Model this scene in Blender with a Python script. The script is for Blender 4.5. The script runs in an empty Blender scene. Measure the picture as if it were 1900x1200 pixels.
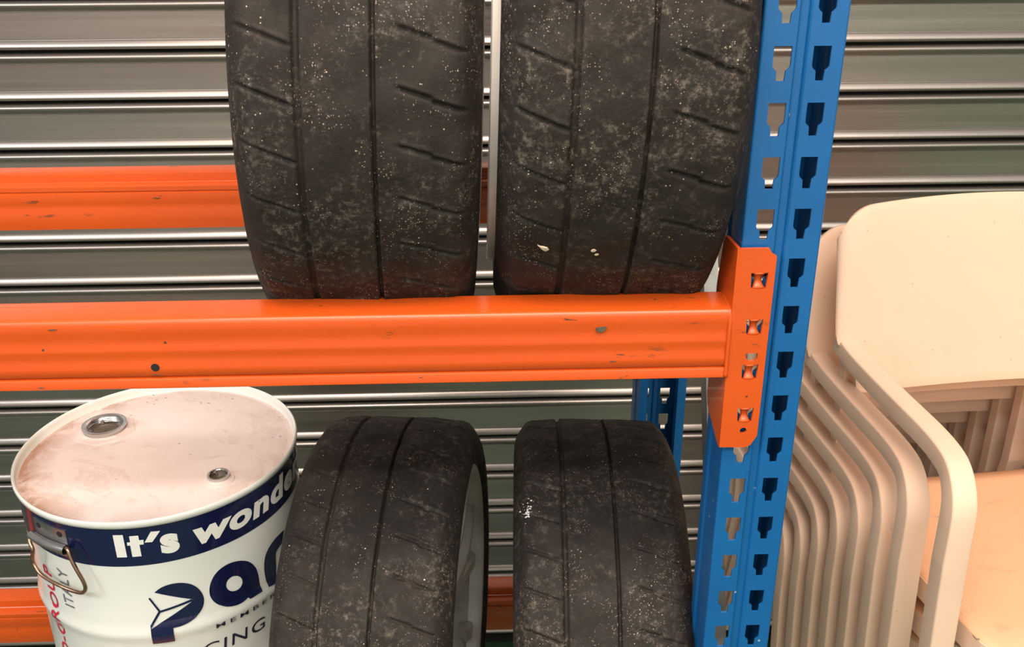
import bpy, bmesh, math, random
import numpy as np
from mathutils import Vector, Matrix
PI = math.pi
R = math.radians
random.seed(4)
rng = np.random.default_rng(4)
sc = bpy.context.scene
C = sc.collection

# ---------------------------------------------------------------- camera
f_px, pit, yaw, rol = 1834.4696, R(24.2302), R(1.7608), R(-0.2945)
fw = Vector((math.sin(yaw) * math.cos(pit), math.cos(yaw) * math.cos(pit), -math.sin(pit)))
rt = fw.cross(Vector((0, 0, 1))).normalized()
up = rt.cross(fw)
r2 = math.cos(rol) * rt + math.sin(rol) * up
u2 = -math.sin(rol) * rt + math.cos(rol) * up
cd = bpy.data.cameras.new('camera')
cd.sensor_width = 36
cd.lens = f_px / 1900 * 36
cd.clip_start = 0.02
cam = bpy.data.objects.new('camera', cd)
C.objects.link(cam)
cam.matrix_world = Matrix(((r2.x, u2.x, -fw.x, -0.2956), (r2.y, u2.y, -fw.y, -0.8876), (r2.z, u2.z, -fw.z, 0.1361), (0, 0, 0, 1)))
sc.camera = cam

# ---------------------------------------------------------------- world, lamps, exposure
w = bpy.data.worlds.new('hall')
sc.world = w
w.use_nodes = True
w.node_tree.nodes['Background'].inputs[0].default_value = (1.0, 0.93, 0.86, 1)
w.node_tree.nodes['Background'].inputs[1].default_value = 0.30


def area(name, loc, target, sx, sy, power, col):
    l = bpy.data.lights.new(name, 'AREA')
    l.shape = 'RECTANGLE'; l.size = sx; l.size_y = sy; l.energy = power; l.color = col
    o = bpy.data.objects.new(name, l)
    C.objects.link(o)
    o.location = loc
    o.rotation_euler = (Vector(target) - Vector(loc)).to_track_quat('-Z', 'Y').to_euler()
    return o


area('ceiling_lamp_over_aisle', (-.2, -0.95, 2.3), (0.0, 0.1, -0.8), 2.2, 0.7, 88, (1.0, 0.76, 0.62))
area('ceiling_lamp_side', (-3.2, -1.6, 1.7), (0.2, 0.3, -0.8), 1.2, 0.8, 46, (0.97, 0.98, 1.0))
area('ceiling_lamp_by_wall', (0.0, -2.3, 2.2), (0.0, -3.2, -0.6), 5.0, .4, 140, (1.0, 0.93, 0.85))  # added fill: brightens the unseen wall that the upper slats reflect
sc.view_settings.view_transform = 'Standard'
sc.view_settings.look = 'None'
sc.view_settings.gamma = 1
sc.view_settings.use_curve_mapping = False
sc.view_settings.exposure = 0.27

# ---------------------------------------------------------------- material helpers


class NT:
    def __init__(s, name, rough=0.5, metal=0.0, col=(.5, .5, .5), spec=0.5, coat=0.0):
        s.m = bpy.data.materials.new(name); s.m.use_nodes = True
        s.t = s.m.node_tree; s.b = s.t.nodes['Principled BSDF']
        s.b.inputs['Base Color'].default_value = (*col, 1)
        s.b.inputs['Roughness'].default_value = rough
        s.b.inputs['Metallic'].default_value = metal
        s.b.inputs['Specular IOR Level'].default_value = spec
        s.b.inputs['Coat Weight'].default_value = coat
        s.co = s.t.nodes.new('ShaderNodeTexCoord').outputs['Object']

    def n(s, kind, **kw):
        nd = s.t.nodes.new('ShaderNode' + kind)
        for k, v in kw.items():
            if k.startswith('p_'): setattr(nd, k[2:], v)
            else:
                i = nd.inputs[k if not k.startswith('i') or not k[1:].isdigit() else int(k[1:])]
                s.put(i, v)
        return nd

    def put(s, i, v):
        if hasattr(v, 'is_output'): s.t.links.new(v, i)
        elif hasattr(i.default_value, '__len__') and not isinstance(v, (int, float)):
            i.default_value = tuple(v) + ((1,) if len(v) == 3 and len(i.default_value) == 4 else ())
        else: i.default_value = v

    def mapped(s, scale=(1, 1, 1), rnd=0.0):
        mp = s.n('Mapping'); mp.inputs['Scale'].default_value = scale
        s.t.links.new(s.co, mp.inputs['Vector'])
        if rnd:
            oi = s.n('ObjectInfo')
            vm = s.n('Math', p_operation='MULTIPLY', i0=oi.outputs['Random'], i1=rnd)
            cb = s.n('CombineXYZ', X=vm.outputs[0], Y=vm.outputs[0], Z=vm.outputs[0])
            s.t.links.new(cb.outputs[0], mp.inputs['Location'])
        return mp.outputs[0]

    def noise(s, scale, vec=None, detail=4, rough=0.55, dist=0.0):
        return s.n('TexNoise', Vector=vec or s.co, Scale=scale, Detail=detail, Roughness=rough, Distortion=dist).outputs['Fac']

    def ramp(s, fac, stops):
        r = s.n('ValToRGB', Fac=fac)
        e = r.color_ramp.elements
        while len(e) < len(stops): e.new(0.5)
        for k, (p, c) in enumerate(stops):
            e[k].position = p
            e[k].color = (c, c, c, 1) if isinstance(c, (int, float)) else (*c, 1)
        return r.outputs['Color']

    def mix(s, fac, a, b, mode='MIX'):
        m = s.n('Mix', p_data_type='RGBA', p_blend_type=mode)
        s.put(m.inputs[0], fac); s.put(m.inputs[6], a); s.put(m.inputs[7], b)
        return m.outputs[2]

    def math(s, op, a, b=0.0):
        return s.n('Math', p_operation=op, i0=a, i1=b).outputs[0]

    def color(s, v): s.put(s.b.inputs['Base Color'], v); return s

    def rough(s, v): s.put(s.b.inputs['Roughness'], v); return s

    def bump(s, h, strength=0.3, dist=0.001):
        b = s.n('Bump', Strength=strength, Distance=dist, Height=h)
        s.t.links.new(b.outputs[0], s.b.inputs['Normal']); return s


def simple(name, col, rough=0.5, metal=0.0, var=0.08, scale=30, coat=0.0, bump=0.0):
    m = NT(name, rough, metal, col, coat=coat)
    n = m.noise(scale, m.mapped(rnd=7))
    lo = tuple(c * (1 - var) for c in col); hi = tuple(min(1, c * (1 + var)) for c in col)
    m.color(m.ramp(n, [(.3, lo), (.7, hi)]))
    if bump: m.bump(m.noise(scale * 8), bump, 0.0006)
    return m.m


def rubber():
    m = NT('worn_tyre_rubber', 0.8, 0, spec=0.28)
    v = m.mapped(rnd=13)
    big = m.noise(7, v, 5, .6)
    base = m.ramp(m.noise(26, v, 8, .72), [(.25, (.011, .0092, .0075)), (.5, (.018, .015, .012)), (.75, (.031, .025, .020))])
    dust = m.math('MULTIPLY', m.ramp(m.noise(120, v, 9, .82), [(.50, 0), (.64, 1)]), m.ramp(m.noise(15, v, 6, .7), [(.46, 0), (.64, .70)]))
    c = m.mix(dust, base, (.16, .14, .115))
    # small stone and dust flecks
    for sc_, th, keep, colr in ((260, .19, .86, (.42, .36, .28)), (110, .07, .88, (.52, .45, .36)), (480, .30, .70, (.24, .20, .16))):
        vo = m.n('TexVoronoi', Vector=v, Scale=sc_)
        dotm = m.math('LESS_THAN', vo.outputs['Distance'], th)
        sep = m.n('SeparateColor', Color=vo.outputs['Color'])
        k = m.math('GREATER_THAN', sep.outputs[0], keep)
        cl = m.ramp(m.noise(17 if sc_ < 400 else 27, v, 4, .6), [(.50, .0), (.60, 1)])
        fac = m.math('MULTIPLY', m.math('MULTIPLY', dotm, k), cl)
        c = m.mix(fac, c, colr)
    m.color(c)
    st = m.noise(160, v, 6, .7)
    st2 = m.noise(34, v, 6, .75)
    m.bump(m.math('ADD', m.math('MULTIPLY', st, .8), st2), .6, .0018)
    m.rough(m.ramp(m.noise(40, v), [(.3, .58), (.7, .82)]))
    return m.m


def paint(name, col, dark, chips=.13, rough=.33, metal_col=(.09, .045, .02)):
    m = NT(name, rough, 0, col, spec=.5, coat=.15)
    v = m.mapped(rnd=9)
    n = m.noise(9, m.mapped((.25, 1, 1)), 4)
    c = m.ramp(n, [(.3, dark), (.7, col)])
    # scratches / chips
    sv = m.mapped((6, 30, 30))
    s1 = m.ramp(m.noise(3.2, sv, 8, .7), [(.685 - chips * .5, 0), (.69 - chips * .5, 1)])
    near = m.ramp(m.noise(14, v, 3), [(.52, 0), (.62, 1)])
    c = m.mix(m.math('MULTIPLY', s1, near), c, metal_col)
    vo = m.n('TexVoronoi', Vector=v, Scale=60)
    sep = m.n('SeparateColor', Color=vo.outputs['Color'])
    dots = m.math('MULTIPLY', m.math('LESS_THAN', vo.outputs['Distance'], .09), m.math('GREATER_THAN', sep.outputs[0], .86))
    c = m.mix(dots, c, metal_col)
    grime = m.ramp(m.noise(26, v, 8, .75, 1.0), [(.60, 0), (.78, .4)])
    c = m.mix(grime, c, tuple(x * .45 for x in dark))
    m.color(c)
    m.bump(m.noise(90, v), .12, .0005)
    return m.m


def slat_metal():
    m = NT('aluminium_slat_metal', .34, .92)
    v = m.mapped((.35, 4, 14), rnd=5)
    c = m.ramp(m.noise(3.0, v, 4), [(.3, (.38, .36, .335)), (.7, (.49, .46, .43))])
    m.color(c)
    m.rough(m.ramp(m.noise(5, m.mapped((.2, 2, 20), rnd=3), 3), [(.3, .30), (.7, .40)]))
    m.bump(m.noise(2.2, m.mapped((.5, 1, 8), rnd=8), 3), .10, .004)
    return m.m


def chair_plastic(name, col, dirt):
    m = NT(name, .48, 0, col, spec=.4)
    v = m.mapped(rnd=6)
    c = m.ramp(m.noise(5, v), [(.3, tuple(x * .95 for x in col)), (.7, col)])
    streak = m.ramp(m.noise(9, m.mapped((1, 1.6, 1), rnd=4), 8, .72, 1.2), [(.56, 0), (.74, dirt)])
    c = m.mix(streak, c, (.42, .28, .18))
    vo = m.n('TexVoronoi', Vector=v, Scale=48)
    sep = m.n('SeparateColor', Color=vo.outputs['Color'])
    d = m.math('MULTIPLY', m.math('LESS_THAN', vo.outputs['Distance'], .09), m.math('GREATER_THAN', sep.outputs[0], .9))
    c = m.mix(m.math('MULTIPLY', d, min(1, .25 + dirt)), c, (.25, .2, .16))
    m.color(c); m.bump(m.noise(350, v, 2), .08, .0004)
    return m.m


def lid_paint():
    m = NT('dusty_white_lid_paint', .6, 0, spec=.4)
    c = m.ramp(m.noise(9, None, 6, .6), [(.3, (.69, .585, .55)), (.7, (.80, .70, .67))])
    # dirt grows towards the rim, as it collects there
    sep = m.n('SeparateXYZ', Vector=m.co)
    r_ = m.math('SQRT', m.math('ADD', m.math('MULTIPLY', sep.outputs[0], sep.outputs[0]), m.math('MULTIPLY', sep.outputs[1], sep.outputs[1])))
    edge = m.ramp(m.math('MULTIPLY', r_, 5.3), [(.72, 0), (.93, 1)])
    side = m.ramp(m.math('ADD', .5, m.math('MULTIPLY', sep.outputs[0], -3)), [(.45, 0), (.9, 1)])
    n2 = m.ramp(m.noise(16, None, 8, .7, .8), [(.36, 0), (.56, 1)])
    c = m.mix(m.math('MULTIPLY', m.math('MULTIPLY', edge, n2), m.math('ADD', m.math('MULTIPLY', side, .7), .15)), c, (.34, .17, .09))
    st = m.ramp(m.noise(11, None, 7, .7, 1.5), [(.53, 0), (.60, .32), (.62, .10), (.70, .4)])
    c = m.mix(st, c, (.52, .36, .26))
    fl = m.n('TexVoronoi', Vector=m.mapped((1, 2.2, 1)), Scale=85)
    s2 = m.n('SeparateColor', Color=fl.outputs['Color'])
    d = m.math('MULTIPLY', m.math('LESS_THAN', fl.outputs['Distance'], .17), m.math('MULTIPLY', m.math('GREATER_THAN', s2.outputs[0], .80), m.ramp(m.noise(7), [(.50, 0), (.56, 1)])))
    c = m.mix(d, c, (.16, .09, .06))
    m.color(c); m.bump(m.noise(60, None, 4), .15, .0008)
    return m.m


M = dict(
    rubber=rubber(),
    orange=paint('orange_beam_paint', (.62, .092, .009), (.55, .073, .008)),
    blue=paint('blue_post_paint', (.005, .118, .35), (.004, .098, .30), chips=-.02, rough=.36, metal_col=(.35, .37, .4)),
    slat=slat_metal(),
    galv=simple('galvanised_steel', (.42, .42, .40), .42, .8, .25, 40),
    zinc=simple('bright_zinc_steel', (.55, .55, .55), .24, .95, .08, 30),
    plug=simple('dull_plug_metal', (.16, .13, .10), .45, .6, .3, 90),
    wire=simple('brassy_steel_wire', (.42, .27, .19), .25, .95, .3, 50),
    bare=simple('bare_steel_spot', (.12, .10, .075), .6, .3, .4, 300),
    black=simple('dark_recess', (.01, .01, .01), .9),
    white=simple('white_drum_paint', (.74, .78, .74), .22, 0, .02, 6, coat=.3),
    lid=lid_paint(),
    navy=simple('navy_drum_paint', (.006, .009, .050), .2, 0, .05, 6, coat=.4),
    red=simple('red_print', (.62, .02, .06), .3),
    grey=simple('grey_print', (.14, .15, .18), .3),
    ink=simple('dark_print', (.02, .022, .04), .3),
    letter=simple('white_print', (.80, .82, .78), .3, 0, .02),
    barrel=simple('dark_barrel_paint', (.16, .155, .14), .45, .3, .2, 18),
    silver=simple('dull_silver_wheel_paint', (.42, .42, .38), .38, .2, .14, 18),
    rim=simple('white_wheel_paint', (.84, .80, .76), .3, .0, .10, 18, coat=.2),
    chair=chair_plastic('cream_chair_plastic', (.88, .655, .495), .08),
    seat=chair_plastic('dusty_seat_plastic', (.86, .48, .28), .9),  # cream plastic tinted orange for the warm light from above; streaks are dirt
    floor=simple('green_floor_paint', (.032, .090, .038), .35, 0, .25, 1.2),
    wall=simple('pale_wall_paint', (.78, .77, .72), .8, 0, .05, 1.0),
    greenpanel=simple('green_wall_panel_paint', (.16, .48, .10), .5, 0, .1, 2),
    wood=simple('rough_pallet_wood', (.35, .24, .14), .8, 0, .2, 9),
    scuff=simple('white_scuff', (.75, .73, .70), .7),
    flake=simple('dry_flake', (.60, .50, .36), .8, 0, .2, 90),
)

# ---------------------------------------------------------------- object helpers


def meta(o, label=None, cat=None, group=None, kind=None):
    if label: o['label'] = label
    if cat: o['category'] = cat
    if group: o['group'] = group
    if kind: o['kind'] = kind
    return o


def empty(name, loc=(0, 0, 0), label=None, cat=None, group=None, rot=None, kind=None):
    o = bpy.data.objects.new(name, None); C.objects.link(o)
    o.empty_display_size = .02
    o.location = loc
    if rot: o.rotation_euler = rot
    return meta(o, label, cat, group, kind)


def link(name, me, mat, parent=None, smooth=False, off=None):
    if mat and not me.materials: me.materials.append(mat)
    if smooth:
        me.polygons.foreach_set('use_smooth', [True] * len(me.polygons))
    o = bpy.data.objects.new(name, me); C.objects.link(o)
    if parent: o.parent = parent
    if off: o.location = off
    return o


def mesh(name, V, F, mat, parent=None, smooth=False, origin=(0, 0, 0)):
    me = bpy.data.meshes.new(name)
    ox, oy, oz = origin
    me.from_pydata([(v[0] - ox, v[1] - oy, v[2] - oz) for v in V], [], F)
    bm = bmesh.new(); bm.from_mesh(me)
    bmesh.ops.recalc_face_normals(bm, faces=bm.faces); bm.to_mesh(me); bm.free()
    return link(name, me, mat, parent, smooth)


def frombm(name, bm, mat, parent=None, smooth=False, origin=(0, 0, 0)):
    bmesh.ops.recalc_face_normals(bm, faces=bm.faces)
    bmesh.ops.translate(bm, verts=bm.verts, vec=(-origin[0], -origin[1], -origin[2]))
    me = bpy.data.meshes.new(name); bm.to_mesh(me); bm.free()
    return link(name, me, mat, parent, smooth)


def autosmooth(o, ang=35):
    me = o.data
    me.polygons.foreach_set('use_smooth', [True] * len(me.polygons))
    me.set_sharp_from_angle(angle=R(ang))
    return o


def add_box(bm, x0, x1, y0, y1, z0, z1, bevel=0.0):
    r = bmesh.ops.create_cube(bm, size=1)
    vs = r['verts']
    for v in vs:
        v.co = Vector((x0 + (v.co.x + .5) * (x1 - x0), y0 + (v.co.y + .5) * (y1 - y0), z0 + (v.co.z + .5) * (z1 - z0)))
    if bevel:
        es = list({e for v in vs for e in v.link_edges})
        bmesh.ops.bevel(bm, geom=es, offset=bevel, segments=2, profile=.5, affect='EDGES')


def sweep(path, sec, closed_sec=True, caps=True, up=(0, 0, 1)):
    """V,F of section sec [(side, normal)] along path; side axis = tangent x up"""
    V, F = [], []; n = len(sec)
    P = [Vector(p) for p in path]
    for i, p in enumerate(P):
        t = (P[min(i + 1, len(P) - 1)] - P[max(i - 1, 0)]).normalized()
        s = t.cross(Vector(up))
        s.normalize(); nn = s.cross(t)
        for a, b in sec: V.append(tuple(p + s * a + nn * b))
    for i in range(len(P) - 1):
        for j in range(n if closed_sec else n - 1):
            k = (j + 1) % n
            F.append((i * n + j, i * n + k, (i + 1) * n + k, (i + 1) * n + j))
    if caps and closed_sec:
        F.append(tuple(range(n))); F.append(tuple((len(P) - 1) * n + j for j in range(n)))
    return V, F


def circle_sec(r, n=10): return [(r * math.cos(2 * PI * k / n), r * math.sin(2 * PI * k / n)) for k in range(n)]


def smooth_path(P, it=2):
    P = [Vector(p) for p in P]
    for _ in range(it):
        Q = [P[0]]
        for a, b in zip(P, P[1:]): Q += [a * .75 + b * .25, a * .25 + b * .75]
        Q.append(P[-1]); P = Q
    return P


def lathe(prof, n=96, axis='Z', closed=False):
    """prof [(axial, radius)]"""
    V, F = [], []
    for a, r in prof:
        for k in range(n):
            t = 2 * PI * k / n
            if axis == 'Z': V.append((r * math.cos(t), r * math.sin(t), a))
            else: V.append((a, r * math.cos(t), r * math.sin(t)))
    m = len(prof)
    for i in range(m if closed else m - 1):
        j = (i + 1) % m
        for k in range(n):
            l = (k + 1) % n
            F.append((i * n + k, i * n + l, j * n + l, j * n + k))
    return V, F


def plate(bm, outer, holes, y0, y1):
    """polygon with holes in the XZ plane, thickened from y0 to y1"""
    edges = []; b2 = bmesh.new()
    for loop in [outer] + holes:
        vs = [b2.verts.new((x, y0, z)) for x, z in loop]
        edges += [b2.edges.new((vs[i], vs[(i + 1) % len(vs)])) for i in range(len(vs))]
    bmesh.ops.triangle_fill(b2, use_beauty=True, use_dissolve=False, edges=edges)
    r = bmesh.ops.extrude_face_region(b2, geom=b2.faces[:])
    for g in r['geom']:
        if isinstance(g, bmesh.types.BMVert): g.co.y = y1
    me = bpy.data.meshes.new('t'); b2.to_mesh(me); b2.free()
    bm.from_mesh(me); bpy.data.meshes.remove(me)


def extrude_profile_x(prof, x0, x1, closed=True):
    n = len(prof)
    V = [(x0, y, z) for y, z in prof] + [(x1, y, z) for y, z in prof]
    F = [(j, (j + 1) % n, n + (j + 1) % n, n + j) for j in range(n if closed else n - 1)]
    if closed: F += [tuple(range(n)), tuple(range(n, 2 * n))]
    return V, F


def copy_tree(o, parent=None, **kw):
    c = o.copy(); C.objects.link(c); c.parent = parent
    for ch in list(o.children): copy_tree(ch, c)
    for k, v in kw.items(): c[k] = v
    return c


FLOOR = -1.74

# ---------------------------------------------------------------- setting: floor, far wall, roller shutter
bm = bmesh.new(); add_box(bm, -5, 5, -3.2, 1.6, FLOOR - .05, FLOOR)
meta(frombm('floor', bm, M['floor']), kind='structure')
bm = bmesh.new(); add_box(bm, -5, 5, -3.3, -3.2, FLOOR, 2.6)
meta(frombm('wall_front', bm, M['wall']), kind='structure')

bm = bmesh.new(); add_box(bm, 1.7, 4.2, -3.2, -3.16, FLOOR, FLOOR + .85)  # unseen green panel, added to put green into the slat reflections
meta(frombm('trim_1', bm, M['greenpanel']), kind='structure')
YS = 1.18; SP = 0.10154; Z0 = -0.1776
shutter = empty('door_1', (0, YS, FLOOR), kind='structure')
prof = [(.03, -5), (.04, -1), (.05, 2.5), (.07, 5.5), (.09, 7.3), (.12, 8), (.15, 7), (.18, 4.8), (.205, 2.8), (.23, 1.2), (.238, -.6), (.246, -.6), (.252, .2),
        (.40, .0), (.60, .0), (.77, .2), (.776, -.7), (.784, -.5), (.79, 1.2), (.81, 3.2), (.85, 5.6), (.885, 7.4), (.91, 8), (.93, 7.4), (.945, 5.5), (.952, 2), (.962, -5), (.97, -5.2)]
sl = bpy.data.meshes.new('slat')
front = [(-p * .001, -t * SP) for t, p in prof]
back = [(y + .0014, z) for y, z in reversed(front)]
Vv, Ff = extrude_profile_x(front + back, -2.6, 1.9)
sl.from_pydata(Vv, [], Ff)
bm = bmesh.new(); bm.from_mesh(sl); bmesh.ops.recalc_face_normals(bm, faces=bm.faces); bm.to_mesh(sl); bm.free()
sl.polygons.foreach_set('use_smooth', [True] * len(sl.polygons)); sl.set_sharp_from_angle(angle=R(50))
for k in range(-13, 16):
    z = Z0 - k * SP
    if z - SP < FLOOR: continue
    link('slat', sl, M['slat'], shutter, off=(0, 0, z - FLOOR))
bm = bmesh.new(); add_box(bm, -2.6, 1.9, YS + .012, YS + .02, FLOOR, Z0 + 13 * SP)
frombm('backing', bm, M['black'], shutter, origin=(0, YS, FLOOR))

# ---------------------------------------------------------------- rack uprights (perforated posts) with bracing


def keyhole(x, z):
    """x left corner of the wide part, z top"""
    w_, s = .0161, .0038
    return [(x, z), (x + w_, z), (x + w_, z - .0172), (x + w_ - .0008, z - .0190), (x + w_ - s, z - .0218), (x + w_ - s - .0006, z - .0305),
            (x + s + .0006, z - .0305), (x + s, z - .0218), (x + .0008, z - .0190), (x, z - .0172)]


def post_mesh():
    bm = bmesh.new()
    zt, zb = .62, FLOOR + .008
    T = .0022
    hR, hL = [], []
    k = -12
    while -.05 * k - .035 > zb + .02:
        z = -.05 * k
        if z < zt - .01:
            hR.append(keyhole(0.0, z)); hL.append(keyhole(-.0354, z))
        k += 1
    nH = len(hR)
    for x0, x1, hs in ((-.0455, -.0165, hL), (-.0045, .0265, hR)):
        b2 = bmesh.new()
        for i, h in enumerate(hs):
            ztop = zt if i == 0 else hs[i][0][1] + .0095
            zbot = zb if i == nH - 1 else hs[i + 1][0][1] + .0095
            es = []
            for loop in ([(x0, zbot), (x1, zbot), (x1, ztop), (x0, ztop)], h):
                vs = [b2.verts.new((x, 0, z)) for x, z in loop]
                es += [b2.edges.new((vs[q], vs[(q + 1) % len(vs)])) for q in range(len(vs))]
            bmesh.ops.triangle_fill(b2, use_beauty=True, use_dissolve=False, edges=es)
        bmesh.ops.remove_doubles(b2, verts=b2.verts, dist=1e-5)
        r_ = bmesh.ops.extrude_face_region(b2, geom=b2.faces[:])
        for g in r_['geom']:
            if isinstance(g, bmesh.types.BMVert): g.co.y = T
        me = bpy.data.meshes.new('t'); b2.to_mesh(me); b2.free()
        bm.from_mesh(me); bpy.data.meshes.remove(me)
    # folded parts of the section: groove and the two returns
    for line in ([(-.0165, 0), (-.0150, .0012), (-.0138, .004), (-.0072, .004), (-.0060, .0012), (-.0045, 0)],
                 [(-.0455, 0), (-.0468, .0006), (-.0475, .002), (-.0475, .030), (-.0455, .034), (-.0455, .052), (-.0475, .056), (-.0475, .070), (-.034, .070), (-.034, .060)],
                 [(.0265, 0), (.0278, .0006), (.0285, .002), (.0285, .030), (.0265, .034), (.0265, .052), (.0285, .056), (.0285, .070), (.015, .070), (.015, .060)]):
        n = len(line)
        inner = []
        for i, (x, y) in enumerate(line):
            a = Vector(line[max(i - 1, 0)]); b = Vector(line[min(i + 1, n - 1)])
            d = (b - a).normalized(); nn = Vector((-d.y, d.x))
            cpt = Vector((-.0095, .035))
            if (cpt - Vector((x, y))).dot(nn) < 0: nn = -nn
            if line[0] == (-.0165, 0): nn = Vector((0, 1))
            inner.append((x + nn.x * T, y + nn.y * T))
        pts = line + inner[::-1]
        vb = [bm.verts.new((x, y, zb)) for x, y in pts]; vt = [bm.verts.new((x, y, zt)) for x, y in pts]
        m_ = len(pts)
        for i in range(m_): bm.faces.new((vb[i], vb[(i + 1) % m_], vt[(i + 1) % m_], vt[i]))
    return bm


def bolt_hex(bm, x, y, z, r, h):
    n = 6
    for dx in (0, h):
        pass
    a = [bm.verts.new((x, y + r * math.cos(2 * PI * k / n), z + r * math.sin(2 * PI * k / n))) for k in range(n)]
    b = [bm.verts.new((x - h, y + r * math.cos(2 * PI * k / n), z + r * math.sin(2 * PI * k / n))) for k in range(n)]
    for k in range(n): bm.faces.new((a[k], a[(k + 1) % n], b[(k + 1) % n], b[k]))
    bm.faces.new(b)


def channel_between(y0, z0, y1, z1, x, w_=.030, d=.018):
    """galvanised C channel in the side frame plane, open face to +X"""
    a = Vector((x, y0, z0)); b = Vector((x, y1, z1)); t = (b - a).normalized()
    s = t.cross(Vector((1, 0, 0))).normalized()
    sec = [(-w_ / 2, d), (-w_ / 2, 0), (w_ / 2, 0), (w_ / 2, d), (w_ / 2 - .002, d), (w_ / 2 - .002, .002), (-w_ / 2 + .002, .002), (-w_ / 2 + .002, d)]
    V = []
    for p in (a, b):
        for u, v in sec: V.append(tuple(p + s * u + Vector((v, 0, 0))))
    n = len(sec)
    F = [(j, (j + 1) % n, n + (j + 1) % n, n + j) for j in range(n)] + [tuple(range(n)), tuple(range(n, 2 * n))]
    return V, F


REAR_Y = .585
frame = empty('rack_frame', (0, 0, FLOOR), 'blue perforated steel upright frame standing between the tyres and the chairs', 'shelf frame')
pf = frombm('front_post', post_mesh(), M['blue'], frame, origin=(0, 0, FLOOR))
pr = link('rear_post', pf.data, M['blue'], frame)
pr.rotation_euler = (0, 0, PI); pr.location = (-.019, REAR_Y, 0)
def foot(y0, y1):
    bm = bmesh.new(); add_box(bm, -.06, .042, y0, y1, FLOOR, FLOOR + .006, .001)
    frombm('foot_plate', bm, M['blue'], frame, origin=(0, 0, FLOOR))
foot(-.015, .085); foot(.50, .60)
for (y0, z0, y1, z1) in ((.065, -.74, .53, .255), (.07, .30, .53, .32)):
    V, F = channel_between(y0, z0, y1, z1, -.022)
    mesh('brace', V, F, M['galv'], frame, origin=(0, 0, FLOOR))
for z in (-.77, .30):
    bm = bmesh.new(); bolt_hex(bm, -.0476, .045, z, .007, .005)
    frombm('bolt_head', bm, M['zinc'], frame, origin=(0, 0, FLOOR))
fr2 = copy_tree(frame)
fr2.location.x = -2.02 + .019
fr2['label'] = 'second blue perforated upright frame at the far end of the orange beams'

# ---------------------------------------------------------------- orange beams
XL, XR = -1.95, -.0525
ZT, ZB = -.250, -.3250


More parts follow.
